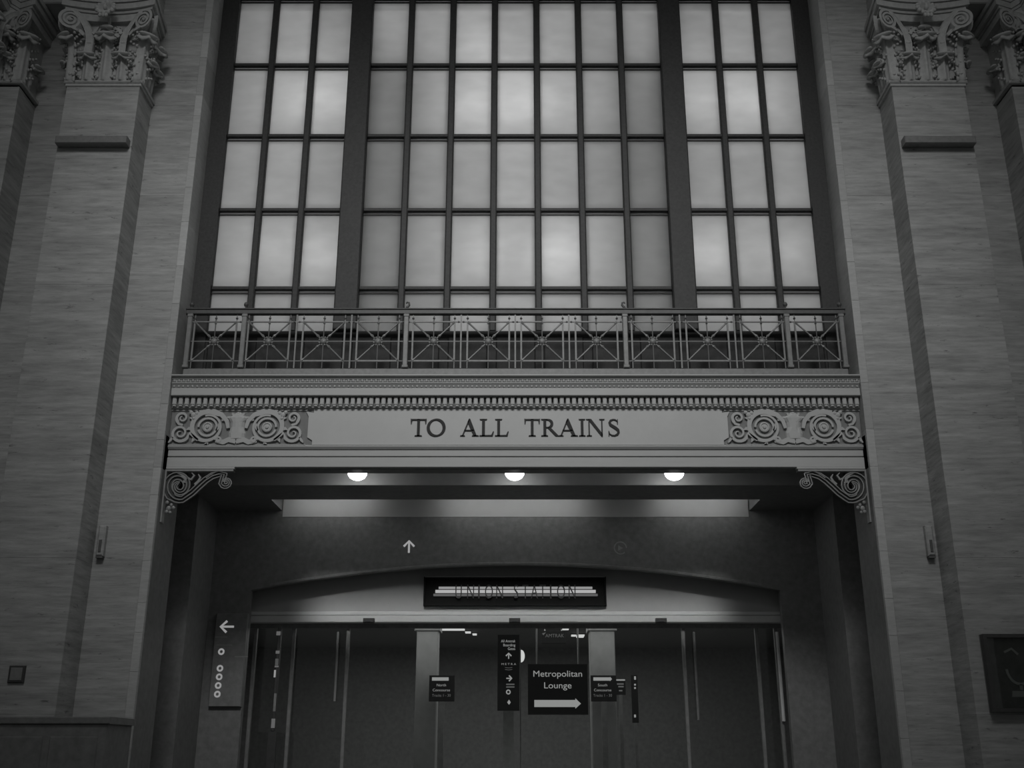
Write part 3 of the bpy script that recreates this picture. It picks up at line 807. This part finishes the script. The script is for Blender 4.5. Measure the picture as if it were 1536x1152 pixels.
# ------------------------------------------------------------------ scroll brackets under the entablature
def bracket(sg):
    b = thing('scroll_bracket', 'openwork S-scroll bracket under the %s end of the entablature' % ('left' if sg < 0 else 'right'), 'bracket', (sg * (AX - .004), .2, 5.83), 'scroll brackets')
    def loc(u, v):   # photo pixel of the left bracket -> metres from the corner
        x, z = at(u, v, .2); return -sg * (x + AX), z - 5.83
    MB().box(*sorted((-sg * .0, -sg * 1.06)), -.02, .10, -.016, .012).build('top_bar', M['bracket'], b)
    MB().box(*sorted((-sg * .0, -sg * .025)), -.02, .10, -.82, -.016).build('wall_bar', M['bracket'], b)
    path = [(346, 726), (341, 731), (335, 729), (333, 724), (336, 719.5), (342, 717)]
    path = []
    # small curl at the tip, then the S, then the great curl at the wall
    c1 = (338.5, 723.5)
    for k in range(13):
        q = k / 12; a = R(170) + q * R(330) * -1 + 0
        path.append((c1[0] + (3 + 4 * q) * math.cos(a), c1[1] - (3 + 4 * q) * math.sin(a) * .95))
    path += [(336, 711.5), (328, 711), (318, 714), (308, 720.5), (298, 729.5), (288, 739), (278, 746)]
    c2 = (268, 729)
    for k in range(41):
        q = k / 40; a = R(-75) - q * R(560)
        r = 21 * (1 - q) + 3.5 * q
        path.append((c2[0] + r * math.cos(a) * .95, c2[1] - r * math.sin(a)))
    P2 = [loc(u, v) for u, v in path]
    m = MB(); n = len(P2)
    wid = [.035 + .065 * min(1, i / 16) if i < 24 else .10 * (1 - (i - 24) / (n - 24)) + .04 for i in range(n)]
    m.ribbon(P2, wid, .02, .06)
    m.build('scroll_web', M['black'], b)
    for s2 in (-1, 0, 1):
        tp = []
        for i, (x, z) in enumerate(P2):
            x2, z2 = P2[min(i + 1, n - 1)]; x1, z1 = P2[max(i - 1, 0)]; l = math.hypot(x2 - x1, z2 - z1) or 1
            o = wid[i] / 2 * s2
            tp.append((x - (z2 - z1) / l * o, .0, z + (x2 - x1) / l * o))
        MB().tube(tp, .0115, 6).build('scroll_bead', M['bracket'], b)
    # leaf sprays in the corner and below
    lf = MB()
    for pts, wd in (([(292, 727), (297, 722), (300, 716), (297, 711)], [.05, .04, .03, .01]), ([(276, 724), (278, 717), (272, 711), (264, 709)], [.05, .05, .04, .01]),
                    ([(280, 716), (286, 719), (291, 713), (287, 709)], [.03, .03, .03, .01]), ([(308, 716), (314, 712), (322, 709)], [.04, .03, .01])):
        lf.ribbon([loc(*p) for p in pts], wd, .0, .04)
    lf.build('spray_leaf', M['bracket'], b)
    lf = MB()
    for u, v, r in ((250, 753, .03), (256, 757, .028), (252, 762, .04), (259, 761, .03), (249, 767, .03), (254, 768, .025)):
        x, z = loc(u, v); lf.ball(x, .02, z, r, .02, r, 7, 5)
    lf.build('drop_flower', M['bracket'], b)
bracket(-1); bracket(1)

# ------------------------------------------------------------------ vestibule behind the great opening
ZS = 5.87
for sg, side in ((-1, 'left'), (1, 'right')):
    jm = MB().box(*sorted((sg * AX, sg * 5.9)), .06, .95, 0, ZS + .5).box(*sorted((sg * 5.85, sg * 6.2)), .95, 2.05, 0, ZS + .5).box(*sorted((sg * AX, sg * 6.2)), 2.05, 4.2, 0, ZS + .5)
    struct(jm.build('wall_vestibule_' + side, M['bronze']))
ce = MB().box(-6.2, 6.2, .565, 4.4, 6.35, 6.45)
struct(ce.build('ceiling_vestibule', M['soffit']))
b1 = struct(MB().box(-AX, AX, .305, .54, ZS, 6.16).build('trim_3', M['bronze_dark']))
b2 = struct(MB().box(-AX, AX, 1.35, 2.40, ZS, 6.35).build('trim_4', M['bronze_dark']))
MB().box(-AX, AX, 1.33, 1.352, ZS, 6.33).build('beam_face', M['soffit'], b2)
# ends of the second trough
for sg in (-1, 1):
    struct(MB().box(*sorted((sg * 4.30, sg * AX)), 2.40, 3.31, ZS, 6.35).build('trim_%d' % (5 if sg < 0 else 6), M['bronze_dark']))
# arched sign wall
AY = 3.31
arch = []
NA = 28
cz_end, cz_mid = 4.42, zr(847, AY)
for k in range(NA + 1):
    q = k / NA * 2 - 1
    arch.append((4.75 * q, cz_mid - (cz_mid - cz_end) * q * q))
poly = arch + [(4.75, 3.9), (AX, 3.9), (AX, 6.35), (-AX, 6.35), (-AX, 3.9), (-4.75, 3.9)]
wa = MB()
# as a strip of quads so the curve stays clean
vs = []
for (x, z) in arch: vs += [(x, AY, z), (x, AY, 6.35), (x, AY + .14, z), (x, AY + .14, 6.35)]
fs = []
for k in range(NA):
    a = 4 * k; b = a + 4
    fs += [(a, b, b + 1, a + 1), (a + 2, a + 3, b + 3, b + 2), (a, a + 2, b + 2, b), (a + 1, b + 1, b + 3, a + 3)]
wa.add(vs, fs)
for sg in (-1, 1): wa.box(*sorted((sg * 4.75, sg * AX)), AY, AY + .14, 0, 6.35)
wa = struct(wa.build('wall_arched_sign', M['bronze']))
MB().box(-4.28, 4.28, AY - .012, AY + .002, ZS - .12, 6.34).build('cove_panel', M['soffit_face'], wa)
rim = MB().tube([(x, AY - .0, z + .02) for x, z in arch[1:-1]], .03, 6)
rim.build('arch_moulding', M['bronze_dark'], wa)

# lettering of the sign band: faint in the photograph, only the arrow stands out
ax_, az_ = at(613.5, 821, AY)
ar = thing('arrow_sign', 'small pale up arrow and dim ring symbol on the dark arched band', 'sign', (ax_, AY, az_))
MB().ribbon([(0, -.10), (0, .11)], .034, -.012, .0).build('arrow_shaft', M['print_lit'], ar)
MB().ribbon([(-.095, .015), (0, .115), (.095, .015)], .036, -.012, .0).build('arrow_head', M['print_lit'], ar)
cxx, czz = at(930.5, 822, AY)
mm = MB(); mm.ribbon([(.11 * math.cos(k * .2618), .11 * math.sin(k * .2618)) for k in range(22)], .02, -.01, 0)
mm.slab([(-.04, -.05), (.05, 0), (-.04, .05)], -.01, 0)
o = mm.build('ring_symbol', M['bracket'], ar); o.location = (cxx - ax_, 0, czz - az_)

# doorhead: tympanum, ledge, sign
TY = 3.80
zl0, zl1 = zr(933.5, TY - .12), zr(917, TY - .12)
tymp = struct(MB().box(-AX, AX, TY, TY + .3, zl0 + .02, 6.35).build('wall_doorhead', M['tymp']))
MB().bevbox(-5.3, 5.3, TY - .12, TY + .1, zl0, zl0 + (zl1 - zl0) * .62, .01).build('ledge', M['ledge'], tymp)
MB().bevbox(-5.3, 5.3, TY - .10, TY + .1, zl0 + (zl1 - zl0) * .66, zl1, .01).build('ledge', M['ledge'], tymp)
for u in (553.5, 772, 991.5):
    x, z = at(u, 931, TY - .16)
    o = MB().bevbox(-.10, .10, -.06, .05, -.045, .04, .01).bevbox(-.05, .05, -.075, -.05, -.03, .0, .005).build('door_sensor', M['black'])
    o.location = (x, TY - .165, z)
    tag(o, 'small black door sensor under the %s of the doorhead ledge' % {553.5: 'left third', 772: 'middle', 991.5: 'right third'}[u], 'sensor', 'door sensors under the ledge')

x0, z1 = at(636, 865, TY - .1); x1, z0 = at(910, 908.5, TY - .1)
us = thing('station_sign', 'dark boxed sign with thin letters over three lit stripes above the doors', 'sign', ((x0 + x1) / 2, TY, z0))
hwid = (x1 - x0) / 2; hh = z1 - z0
MB().box(-hwid, hwid, -.02, 0, 0, hh).build('backboard', M['sign_black'], us)
fr = MB().box(-hwid, hwid, -.11, -.0, 0, .03).box(-hwid, hwid, -.11, 0, hh - .03, hh).box(-hwid, -hwid + .03, -.11, 0, .03, hh - .03).box(hwid - .03, hwid, -.11, 0, .03, hh - .03)
fr.build('sign_frame', M['sign_black'], us)
MB().box(-hwid + .02, hwid - .02, -.115, -.10, hh - .012, hh + .006).build('frame_edge', M['bracket'], us)
Yl = TY - .06
for va, vb, mm_, ins in ((880, 883.3, 'sign_lit', 8), (884.8, 889.2, 'sign_lit2', 3), (890.6, 894, 'sign_dim', 0)):
    xa, za = at(650 + ins, vb, Yl); xb, zb_ = at(896.5 - ins, va, Yl)
    MB().box(xa - us.location.x, xb - us.location.x, -.06, -.03, za - z0, zb_ - z0).build('lit_stripe', M[mm_], us)
zl_a, zl_b = zr(897.5, Yl - .03) - z0, zr(876.5, Yl - .03) - z0
for ch, u in zip('UNIONSTATION', (688, 706, 718.5, 733.5, 749.5, 774, 788, 801.5, 814, 826, 841.5, 858)):
    o = text('letter', ch, zl_b - zl_a, at(u, 887, Yl)[0] - us.location.x, -.085, zl_a, M['black'], us, sx=.55 if ch != 'I' else .8, depth=.02)

# glazed doors
DY = TY + .1
DH = zl0 + .02
dr = MB()
XD = [-4.75, -4.05, -3.06, 3.06, 4.40, 4.75]
door = struct(MB().box(-4.85, 4.85, DY, DY + .08, DH - .10, DH).build('door_1', M['bronze_dark']))
for k, x in enumerate(XD):
    MB().bevbox(x - .03, x + .03, DY - .01, DY + .07, 0, DH - .1, .008).build('door_stile', M['bronze_dark'], door)
for xa, xb in zip(XD[:-1], XD[1:]):
    MB().box(xa + .03, xb - .03, DY + .03, DY + .04, 0.15, DH - .1).build('door_glass', M['glass'], door)
    MB().box(xa + .03, xb - .03, DY + .01, DY + .06, 0.0, 0.15).build('bottom_rail', M['bronze_dark'], door)
for u, m_, v0, v1, wd in ((502, 'post', 948, 1052, .022), (1047.5, 'bronze', 948, 1080, .022), (1175.5, 'white_print', 948, 1082, .03)):  # bar colours carry how brightly each upright glints
    xb, zb2 = at(u, v1, DY - .03); xt, zt = at(u, v0, DY - .03)
    o = MB().tube([(0, 0, 0), (0, 0, 1.2 + zt * 0)], .001).v
    p = thing('door_pull', {502: 'slim pale upright pull bar left of centre on the glass doors', 1047.5: 'slim dark upright pull bar right of centre on the glass doors', 1175.5: 'bright upright pull bar on the far right glass door'}[u], 'door pull', (xb, DY - .05, zb2))
    MB().tube([(0, 0, 0), (0, 0, zt - zb2)], wd, 8).build('bar', M[m_], p)
    for z in (.08, zt - zb2 - .08): MB().tube([(0, 0, z), (0, .05, z)], .012, 6).build('standoff', M['steel'], p)

# concourse beyond the doors
struct(MB().box(-9, 9, 4.4, 16, 4.55, 4.7).build('ceiling_concourse', M['bronze']))
struct(MB().box(-9, 9, 15.8, 16, 0, 4.6).build('wall_concourse_end', M['bronze']))
for sg, side in ((-1, 'left'), (1, 'right')):
    struct(MB().box(*sorted((sg * 8.8, sg * 9)), 4.3, 16, 0, 4.6).build('wall_concourse_' + side, M['bronze']))
    struct(MB().box(*sorted((sg * AX, sg * 9)), 4.2, 4.4, 0, 6.4).build('wall_concourse_front_' + side, M['bronze']))
for sg, ua, ub in ((-1, 625, 657), (1, 885, 922)):
    xa = at(ua, 960, 8)[0]; xb = at(ub, 960, 8)[0]
    p = thing('concourse_pillar', 'pale square stone pillar beyond the doors, %s of the lounge signs' % ('left' if sg < 0 else 'right'), 'pillar', ((xa + xb) / 2, 8.2, 0), 'concourse pillars')
    h = abs(xb - xa) / 2
    MB().bevbox(-h, h, -.2, .3, 0.3, 4.2, .02).build('shaft', M['post'], p)
    MB().bevbox(-h - .06, h + .06, -.26, .36, 0, .3, .02).build('base', M['bronze_dark'], p)
    MB().bevbox(-h - .05, h + .05, -.25, .35, 4.2, 4.55, .02).build('cap', M['post'], p)
spot('concourse_downlight', (-1.9, 6.6, 4.4), (-1.9, 8.0, 3.9), 14, 60, .9, .1)
spot('concourse_downlight', (1.9, 6.6, 4.4), (1.9, 8.0, 3.9), 14, 60, .9, .1)

def board(name, u0, v0, u1, v1, Y, label, cat, hang=None, dep=.06, m='sign_black'):
    xa, za = at(u0, v1, Y); xb, zb = at(u1, v0, Y)
    t = thing(name, label, cat, ((xa + xb) / 2, Y + dep, za))
    MB().bevbox(-(xb - xa) / 2, (xb - xa) / 2, -dep, 0, 0, zb - za, .01).build('board', M[m], t)
    if hang is not None:
        for sx in (-1, 1): MB().tube([(sx * (xb - xa) * .35, -dep / 2, zb - za), (sx * (xb - xa) * .35, -dep / 2, hang - za)], .015, 6).build('hanger', M['steel'], t)
    def rel(u, v): x, z = at(u, v, Y); return x - t.location.x, z - za
    return t, rel, dep

# lounge sign
t, rel, d = board('lounge_sign', 792, 996, 881, 1072, 6.0, 'black hanging sign with two-line pale lettering over a wide white right arrow', 'sign', 4.55)
for s_, v, wpx in (('Metropolitan', 1015, 73), ('Lounge', 1032.5, 41)):
    x, z = rel(836.5, v); x1_, _ = rel(836.5 + wpx, v)
    text('lettering', s_, .118, x, -d - .004, z, M['print_lit'], t, width=x1_ - x)
pts = [rel(*q) for q in ((801.5, 1050), (863, 1050), (863, 1047.5), (871.5, 1055.5), (863, 1063), (863, 1060.5), (801.5, 1060.5))]
MB().slab(pts, -d - .008, -d).build('arrow', M['print_lit'], t)

# narrow directory
t, rel, d = board('gate_directory', 746, 952, 779, 1066, 5.2, 'narrow dark directory post with white arrows left of the lounge sign', 'sign', None)
hp = MB().box(-.1, .1, -.05, -.01, -t.location.z, 0).build('stand', M['bronze_dark'], t)
for s_, u, v, wpx, hgt in (('All Amtrak', 773, 963.5, 21.5, .05), ('Boarding', 773, 969.5, 18, .05), ('Gates', 773, 975, 11, .05)):
    x, z = rel(u, v); x2, _ = rel(u - wpx, v)
    text('lettering', s_, hgt, x, -d - .004, z, M['print_lit'], t, 'RIGHT', width=x - x2)
for u, v, dx, dz in ((763, 984, 0, 1), (763.5, 1017.5, 1, 0)):
    x, z = rel(u, v); m = MB(); q = .052
    m.ribbon([(x - dx * q, z - dz * q), (x + dx * q, z + dz * q)], .022, -d - .006, -d)
    m.ribbon([(x + dz * -q, z - dx * -q) if dx == 0 else (x, z + q), (x + dx * q, z + dz * q), (x + q, z) if dx == 0 else (x, z - q)], .026, -d - .006, -d)
    m.build('arrow', M['print_lit'], t)
x, z = rel(763, 997.5); x2, _ = rel(774, 997.5)
text('lettering', 'M E T R A', .035, x, -d - .004, z, M['sign_lit'], t, width=(x2 - x) * 2)
for v in (1002, 1005):
    x, z = rel(763, v); MB().ribbon([(x - .07, z + .01), (x, z), (x + .07, z + .01)], .008, -d - .004, -d).build('rule', M['sign_dim'], t)
for v in (1026.5, 1030.5):
    x, z = rel(765.5, v); MB().box(x - .08, x + .08, -d - .004, -d, z - .012, z + .012).build('rule', M['sign_dim'], t)
x, z = rel(762.5, 1038); MB().ribbon([(x + .035 * math.cos(k * .3927), z + .035 * math.sin(k * .3927)) for k in range(17)], .022, -d - .006, -d).build('symbol', M['print_lit'], t)
x, z = rel(763.5, 1053.5); MB().slab([(x, z - .045), (x + .035, z), (x, z + .05), (x - .035, z)], -d - .006, -d).build('symbol', M['print_lit'], t)

# the two concourse boards
for nm, u0, u1, uc, lab, head in (('concourse_sign', 643, 682, 662, 'small black board reading North Concourse on the left pillar', False), ('concourse_sign', 887, 924, 904, 'small black board reading South Concourse with right arrow on the right pillar', True)):
    t, rel, d = board(nm, u0, 1013, u1, 1052, 7.7, lab, 'sign', None, .08)
    MB().box(-.06, .06, -.07, -.02, -t.location.z, 0).build('stand', M['bronze_dark'], t)
    pts = [rel(*q) for q in ((uc - 14, 1016), (uc + 11, 1016), (uc + 11, 1015 if head else 1016), (uc + (14 if head else 11), 1018.5), (uc + 11, 1022 if head else 1021), (uc + 11, 1021), (uc - 14, 1021))]
    MB().slab(pts, -d - .006, -d).build('arrow', M['print_lit'], t)
    for s_, v, wpx in (('South' if head else 'North', 1029.5, 14), ('Concourse', 1037, 26), ('Tracks 1 - 30', 1045, 28)):
        x, z = rel(uc, v); x2, _ = rel(uc + wpx, v)
        text('lettering', s_, .055, x, -d - .004, z, M['sign_lit' if v < 1040 else 'sign_dim'], t, width=x2 - x)
# small far notices
t, rel, d = board('far_notice', 923, 1018, 938, 1042, 8.6, 'tiny notice with white top edge right of the South Concourse board', 'sign')
MB().box(-.04, .04, -.05, -.01, -t.location.z, 0).build('stand', M['bronze_dark'], t)
for v, a, b, mm_ in ((1020, -6, 7, 'print_lit'), (1026, -5, 5, 'sign_dim'), (1030, -3, 5, 'sign_dim'), (1036, -2, 3, 'sign_dim')):
    xa, z = rel(930.5 + a, v); xb, _ = rel(930.5 + b, v); MB().box(xa, xb, -d - .004, -d, z - .015, z + .015).build('printed_line', M[mm_], t)
t, rel, d = board('lit_strip_post', 949, 1012, 956, 1084, 8.6, 'thin dark post with small lights far right of the concourse boards', 'post')
MB().box(-.03, .03, -.05, -.01, -t.location.z, 0).build('stand', M['bronze_dark'], t)
for v, h in ((1017, 3), (1027, 1.5), (1032, 1.5), (1074, 2.5)):
    xa, z = rel(952.5, v); MB().box(xa - .02, xa + .02, -d - .004, -d, z - .012 * h, z + .012 * h).build('light', M['print_lit'], t)
area('concourse_fill', (0, 9.5, 4.4), (0, 9.5, 0), 10, 7, 190)  # unseen fill light added to lift the dark concourse
# far ceiling lights of the concourse
def far_light(u0, v0, u1, v1, m_, label, g):
    y = (576 - (v0 + v1) / 2) / FOC
    tt = (4.5 - CAMZ) / (sP + y * cP); Yc = tt * (cP - y * sP) + CAMY
    xa, _ = at(u0, v0, Yc); xb, _ = at(u1, v1, Yc)
    f = thing('ceiling_light', label, 'ceiling light', ((xa + xb) / 2, Yc, 4.55), g)
    hw_ = (xb - xa) / 2; dd = .10 if v1 - v0 < 3 else .25
    MB().box(-hw_ - .02, hw_ + .02, -dd - .02, dd + .02, -.03, 0).build('housing', M['bronze_dark'], f)
    a_ = (at(u1, v1, Yc)[1] - at(u0, v0, Yc)[1])
    MB().box(-hw_, hw_, -dd, dd, -.06, -.03).build('diffuser', M[m_], f)
for q in ((659, 944, 697, 945.5, 'spark', 'bright concourse ceiling light strip above the left pillar'), (698, 948, 706, 950, 'spark', 'small bright concourse light right of the long strip'), (709, 951, 715, 953, 'spark', 'smallest bright concourse light near the directory'),
          (724, 939, 752, 942, 'spark_dim', 'dim wide light panel left of the middle door sensor'), (776, 939, 826, 942, 'spark_dim', 'dim wide light panel right of the middle door sensor'),
          (842, 943, 853, 945, 'spark', 'bright concourse light above the lounge sign'), (857, 953, 864, 954.5, 'spark', 'small light beside the right pillar, nearer the lounge sign'), (865, 953, 876, 956, 'spark', 'bright light touching the right pillar top')):
    far_light(*q, 'concourse ceiling lights')
# lamp reflection beside the directory, built as a glowing half-disc
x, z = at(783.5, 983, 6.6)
t = thing('half_moon_glint', 'glowing half-moon standing in for a lamp reflection between the directory and lounge sign', 'lamp', (x, 6.6, z - .2))
MB().slab([(-.03, .06), (-.03, .31)] + [(-.03 + .08 * math.sin(k * math.pi / 10), .185 + .125 * math.cos(k * math.pi / 10)) for k in range(1, 10)], -.03, .03).build('glow_disc', M['spark'], t)
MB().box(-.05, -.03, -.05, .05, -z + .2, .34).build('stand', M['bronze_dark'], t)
# AMTRAK hanging sign
t, rel, d = board('train_company_sign', 812, 946, 848, 965, 9.5, 'dim hanging sign with small lettering, high above the lounge sign', 'sign', 4.55, .06, 'sign_black')
x, z = rel(832, 956); x2, _ = rel(846, 956)
text('lettering', 'AMTRAK', .08, x, -d - .004, z, M['sign_dim'], t, width=(x2 - x) * 2)
pts = [rel(*q) for q in ((814, 949.5), (820, 949), (814, 952.5))]
MB().slab([rel(*q) for q in ((806 + 7, 950), (819, 948.5), (815, 953))], -d - .004, -d).build('mark', M['sign_dim'], t)

# wayfinding board on the left flank wall
t, rel, d = board('wayfinding_board', 312, 920, 372, 1060, AY - .08, 'dark board with white left arrow and five ring symbols in the left vestibule', 'sign', None, .08, 'bronze_dark')
pts = [rel(*q) for q in ((351, 940), (331.5, 940))]
MB().ribbon(pts, .035, -d - .006, -d).build('arrow_shaft', M['sign_lit'], t)
MB().ribbon([rel(*q) for q in ((341, 931.5), (331, 940), (339.5, 948.5))], .04, -d - .006, -d).build('arrow_head', M['sign_lit'], t)
for u, v in ((332, 977.5), (330, 1002.5), (328.8, 1015.3), (327.3, 1028.3), (326, 1041.3)):
    x, z = rel(u, v); m = MB()
    m.ribbon([(x + .042 * math.cos(k * .3927), z + .042 * math.sin(k * .3927)) for k in range(17)], .03, -d - .006, -d)
    m.build('ring_symbol', M['sign_lit'], t)
for u, v, wpx in ((332, 955.5, 18), (336, 967.5, 24), (362, 985, 20)):
    x, z = rel(u, v); x2, _ = rel(u + wpx / 2, v); MB().box(x - (x2 - x), x2, -d - .004, -d, z - .008, z + .008).build('text_line', M['bracket'], t)
# dark column with small pale patches, most of them emissive
t, rel, d = board('patch_column', 406, 940, 422, 1097, AY - .15, 'thin dark column carrying small pale patches left of the doors', 'sign', None, .1, 'black')
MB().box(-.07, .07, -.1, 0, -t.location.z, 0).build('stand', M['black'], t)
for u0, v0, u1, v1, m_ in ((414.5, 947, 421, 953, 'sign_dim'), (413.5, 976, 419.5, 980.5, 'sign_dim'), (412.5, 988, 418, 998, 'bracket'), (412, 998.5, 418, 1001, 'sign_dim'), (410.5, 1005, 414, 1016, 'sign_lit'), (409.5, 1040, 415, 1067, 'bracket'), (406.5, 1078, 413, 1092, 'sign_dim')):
    xa, za = rel(u0, v1); xb, zb_ = rel(u1, v0); MB().box(xa, xb, -d - .006, -d, za, zb_).build('notice', M[m_], t)  # plain pale patches along the column

# ------------------------------------------------------------------ lamps of the doorway
for u, wd in ((536, 'left'), (772, 'middle'), (1011.5, 'right')):
    x = at(u, 712, .85)[0]
    l = thing('bowl_lamp', '%s of three glowing bowl lamps under the entablature' % wd, 'lamp', (x, .85, 6.35), 'bowl lamps under the entablature')
    MB().lathe([(.10, 0), (.10, -.06), (.06, -.08), (.05, -.33), (.15, -.34), (.165, -.36)], 0, 0, 0, 18).build('mount', M['bronze_dark'], l)
    MB().lathe([(.155, -.355), (.16, -.385), (.15, -.43), (.12, -.475), (.07, -.505), (.02, -.515), (.0, -.516)], 0, 0, 0, 20).build('bowl', M['lamp'], l, True)
# unseen linear light added behind the front beam to brighten the doorhead
area('doorhead_fill', (0, .60, 5.92), (0, TY, 4.02), 7.4, .06, 5.5, 17)
# strip lamps hidden in the second trough
for xa, xb, wd in ((-4.1, -2.6, 'left'), (-1.3, 1.25, 'middle'), (2.6, 4.1, 'right')):
    l = thing('strip_lamp', '%s fluorescent strip lamp in the ceiling trough' % wd, 'lamp', ((xa + xb) / 2, 2.88, 5.985 if wd == 'middle' else 6.02), 'strip lamps in the trough')
    h = (xb - xa) / 2
    MB().box(-h, h, -.03, .03, .05, .35).build('housing', M['bronze_dark'], l)
    MB().tube([(-h, 0, .02), (h, 0, .02)], .018, 8).build('tube', M['tube'], l)

# ------------------------------------------------------------------ fittings on the stone
for sg, side in ((-1, 'left'), (1, 'right')):
    o = thing('wall_fitting', 'slim stone-coloured wall fitting beside the %s pilaster, level with the vestibule sign' % side, 'wall fitting', (sg * 6.23, 0, 4.44), 'slim wall fittings')
    MB().bevbox(-.055, .055, -.10, -.0, 0, .46, .02).build('case', M['stone'], o)
    MB().box(-.02, .02, -.112, -.10, .06, .24).build('slot', M['joint'], o)
    MB().box(-.05, .05, -.09, 0, -.03, 0).build('foot', M['joint'], o)
xa, za = at(12, 1024.5, PF); xb, zb_ = at(40, 998.5, PF)
o = thing('wall_plate', 'small square dark plate low on the left pilaster', 'wall plate', ((xa + xb) / 2, PF, za))
h = (xb - xa) / 2
MB().bevbox(-h, h, -.04, 0, 0, zb_ - za, .012).build('plate', M['black'], o)
MB().bevbox(-h + .03, h - .03, -.05, -.04, .03, zb_ - za - .03, .006).build('cover', M['bronze_dark'], o)
# display case on the right pilaster
xa, za = at(1477, 1068, PF - .12)
xb, zb_ = 7.56, at(1477, 951, PF - .12)[1]
xa = at(1478, 985, PF - .12)[0]
o = thing('display_case', 'dark framed display case with a pale cup emblem, on the right pilaster', 'display case', ((xa + xb) / 2, PF, za))
h = (xb - xa) / 2; hh = zb_ - za
MB().box(-h, h, -.03, 0, 0, hh).build('backing', M['bronze_dark'], o)
fr = MB().box(-h, h, -.14, -.03, 0, .05).box(-h, h, -.14, -.03, hh - .05, hh).box(-h, -h + .05, -.14, -.03, .05, hh - .05).box(h - .05, h, -.14, -.03, .05, hh - .05)
fr.build('frame', M['black'], o)
MB().box(-h + .05, h - .05, -.12, -.115, .05, hh - .05).build('glass', M['glass'], o)
m = MB(); ex, ez = at(1529, 1010, PF - .04)[0] - (xa + xb) / 2, hh * .5
m.ribbon([(ex + .17 * math.cos(a), ez + .05 + .2 * math.sin(a)) for a in [math.pi + k * math.pi / 12 for k in range(13)]], .035, -.045, -.03)
m.ribbon([(ex, ez - .15), (ex, ez - .23)], .04, -.045, -.03).slab([(ex - .15, ez - .32), (ex + .15, ez - .32), (ex + .13, ez - .24), (ex - .13, ez - .24)], -.045, -.03)
m.ribbon([(ex - .17, ez + .28), (ex - .06, ez + .33), (ex + .02, ez + .25)], .03, -.045, -.03)
m.build('emblem', M['white_print'], o)
# low dark kiosk at the left
o = thing('ticket_kiosk', 'long low dark kiosk in front of the left pilaster at the photo\'s bottom', 'kiosk', (-7.0, -1.45, 0))
MB().bevbox(-1.66, 1.86, -.45, .45, 0.08, 2.0, .01).build('body', M['bronze_dark'], o)
MB().bevbox(-1.70, 1.9, -.49, .49, 2.0, 2.085, .01).build('cap', M['bronze_dark'], o)
MB().box(-1.6, 1.8, -.4, .4, 0, .08).build('plinth', M['bronze_dark'], o)
for k in range(5): MB().bevbox(-1.6 + k * .69, -1.6 + k * .69 + .6, -.465, -.45, .2, 1.85, .01).build('panel', M['bronze_dark'], o)
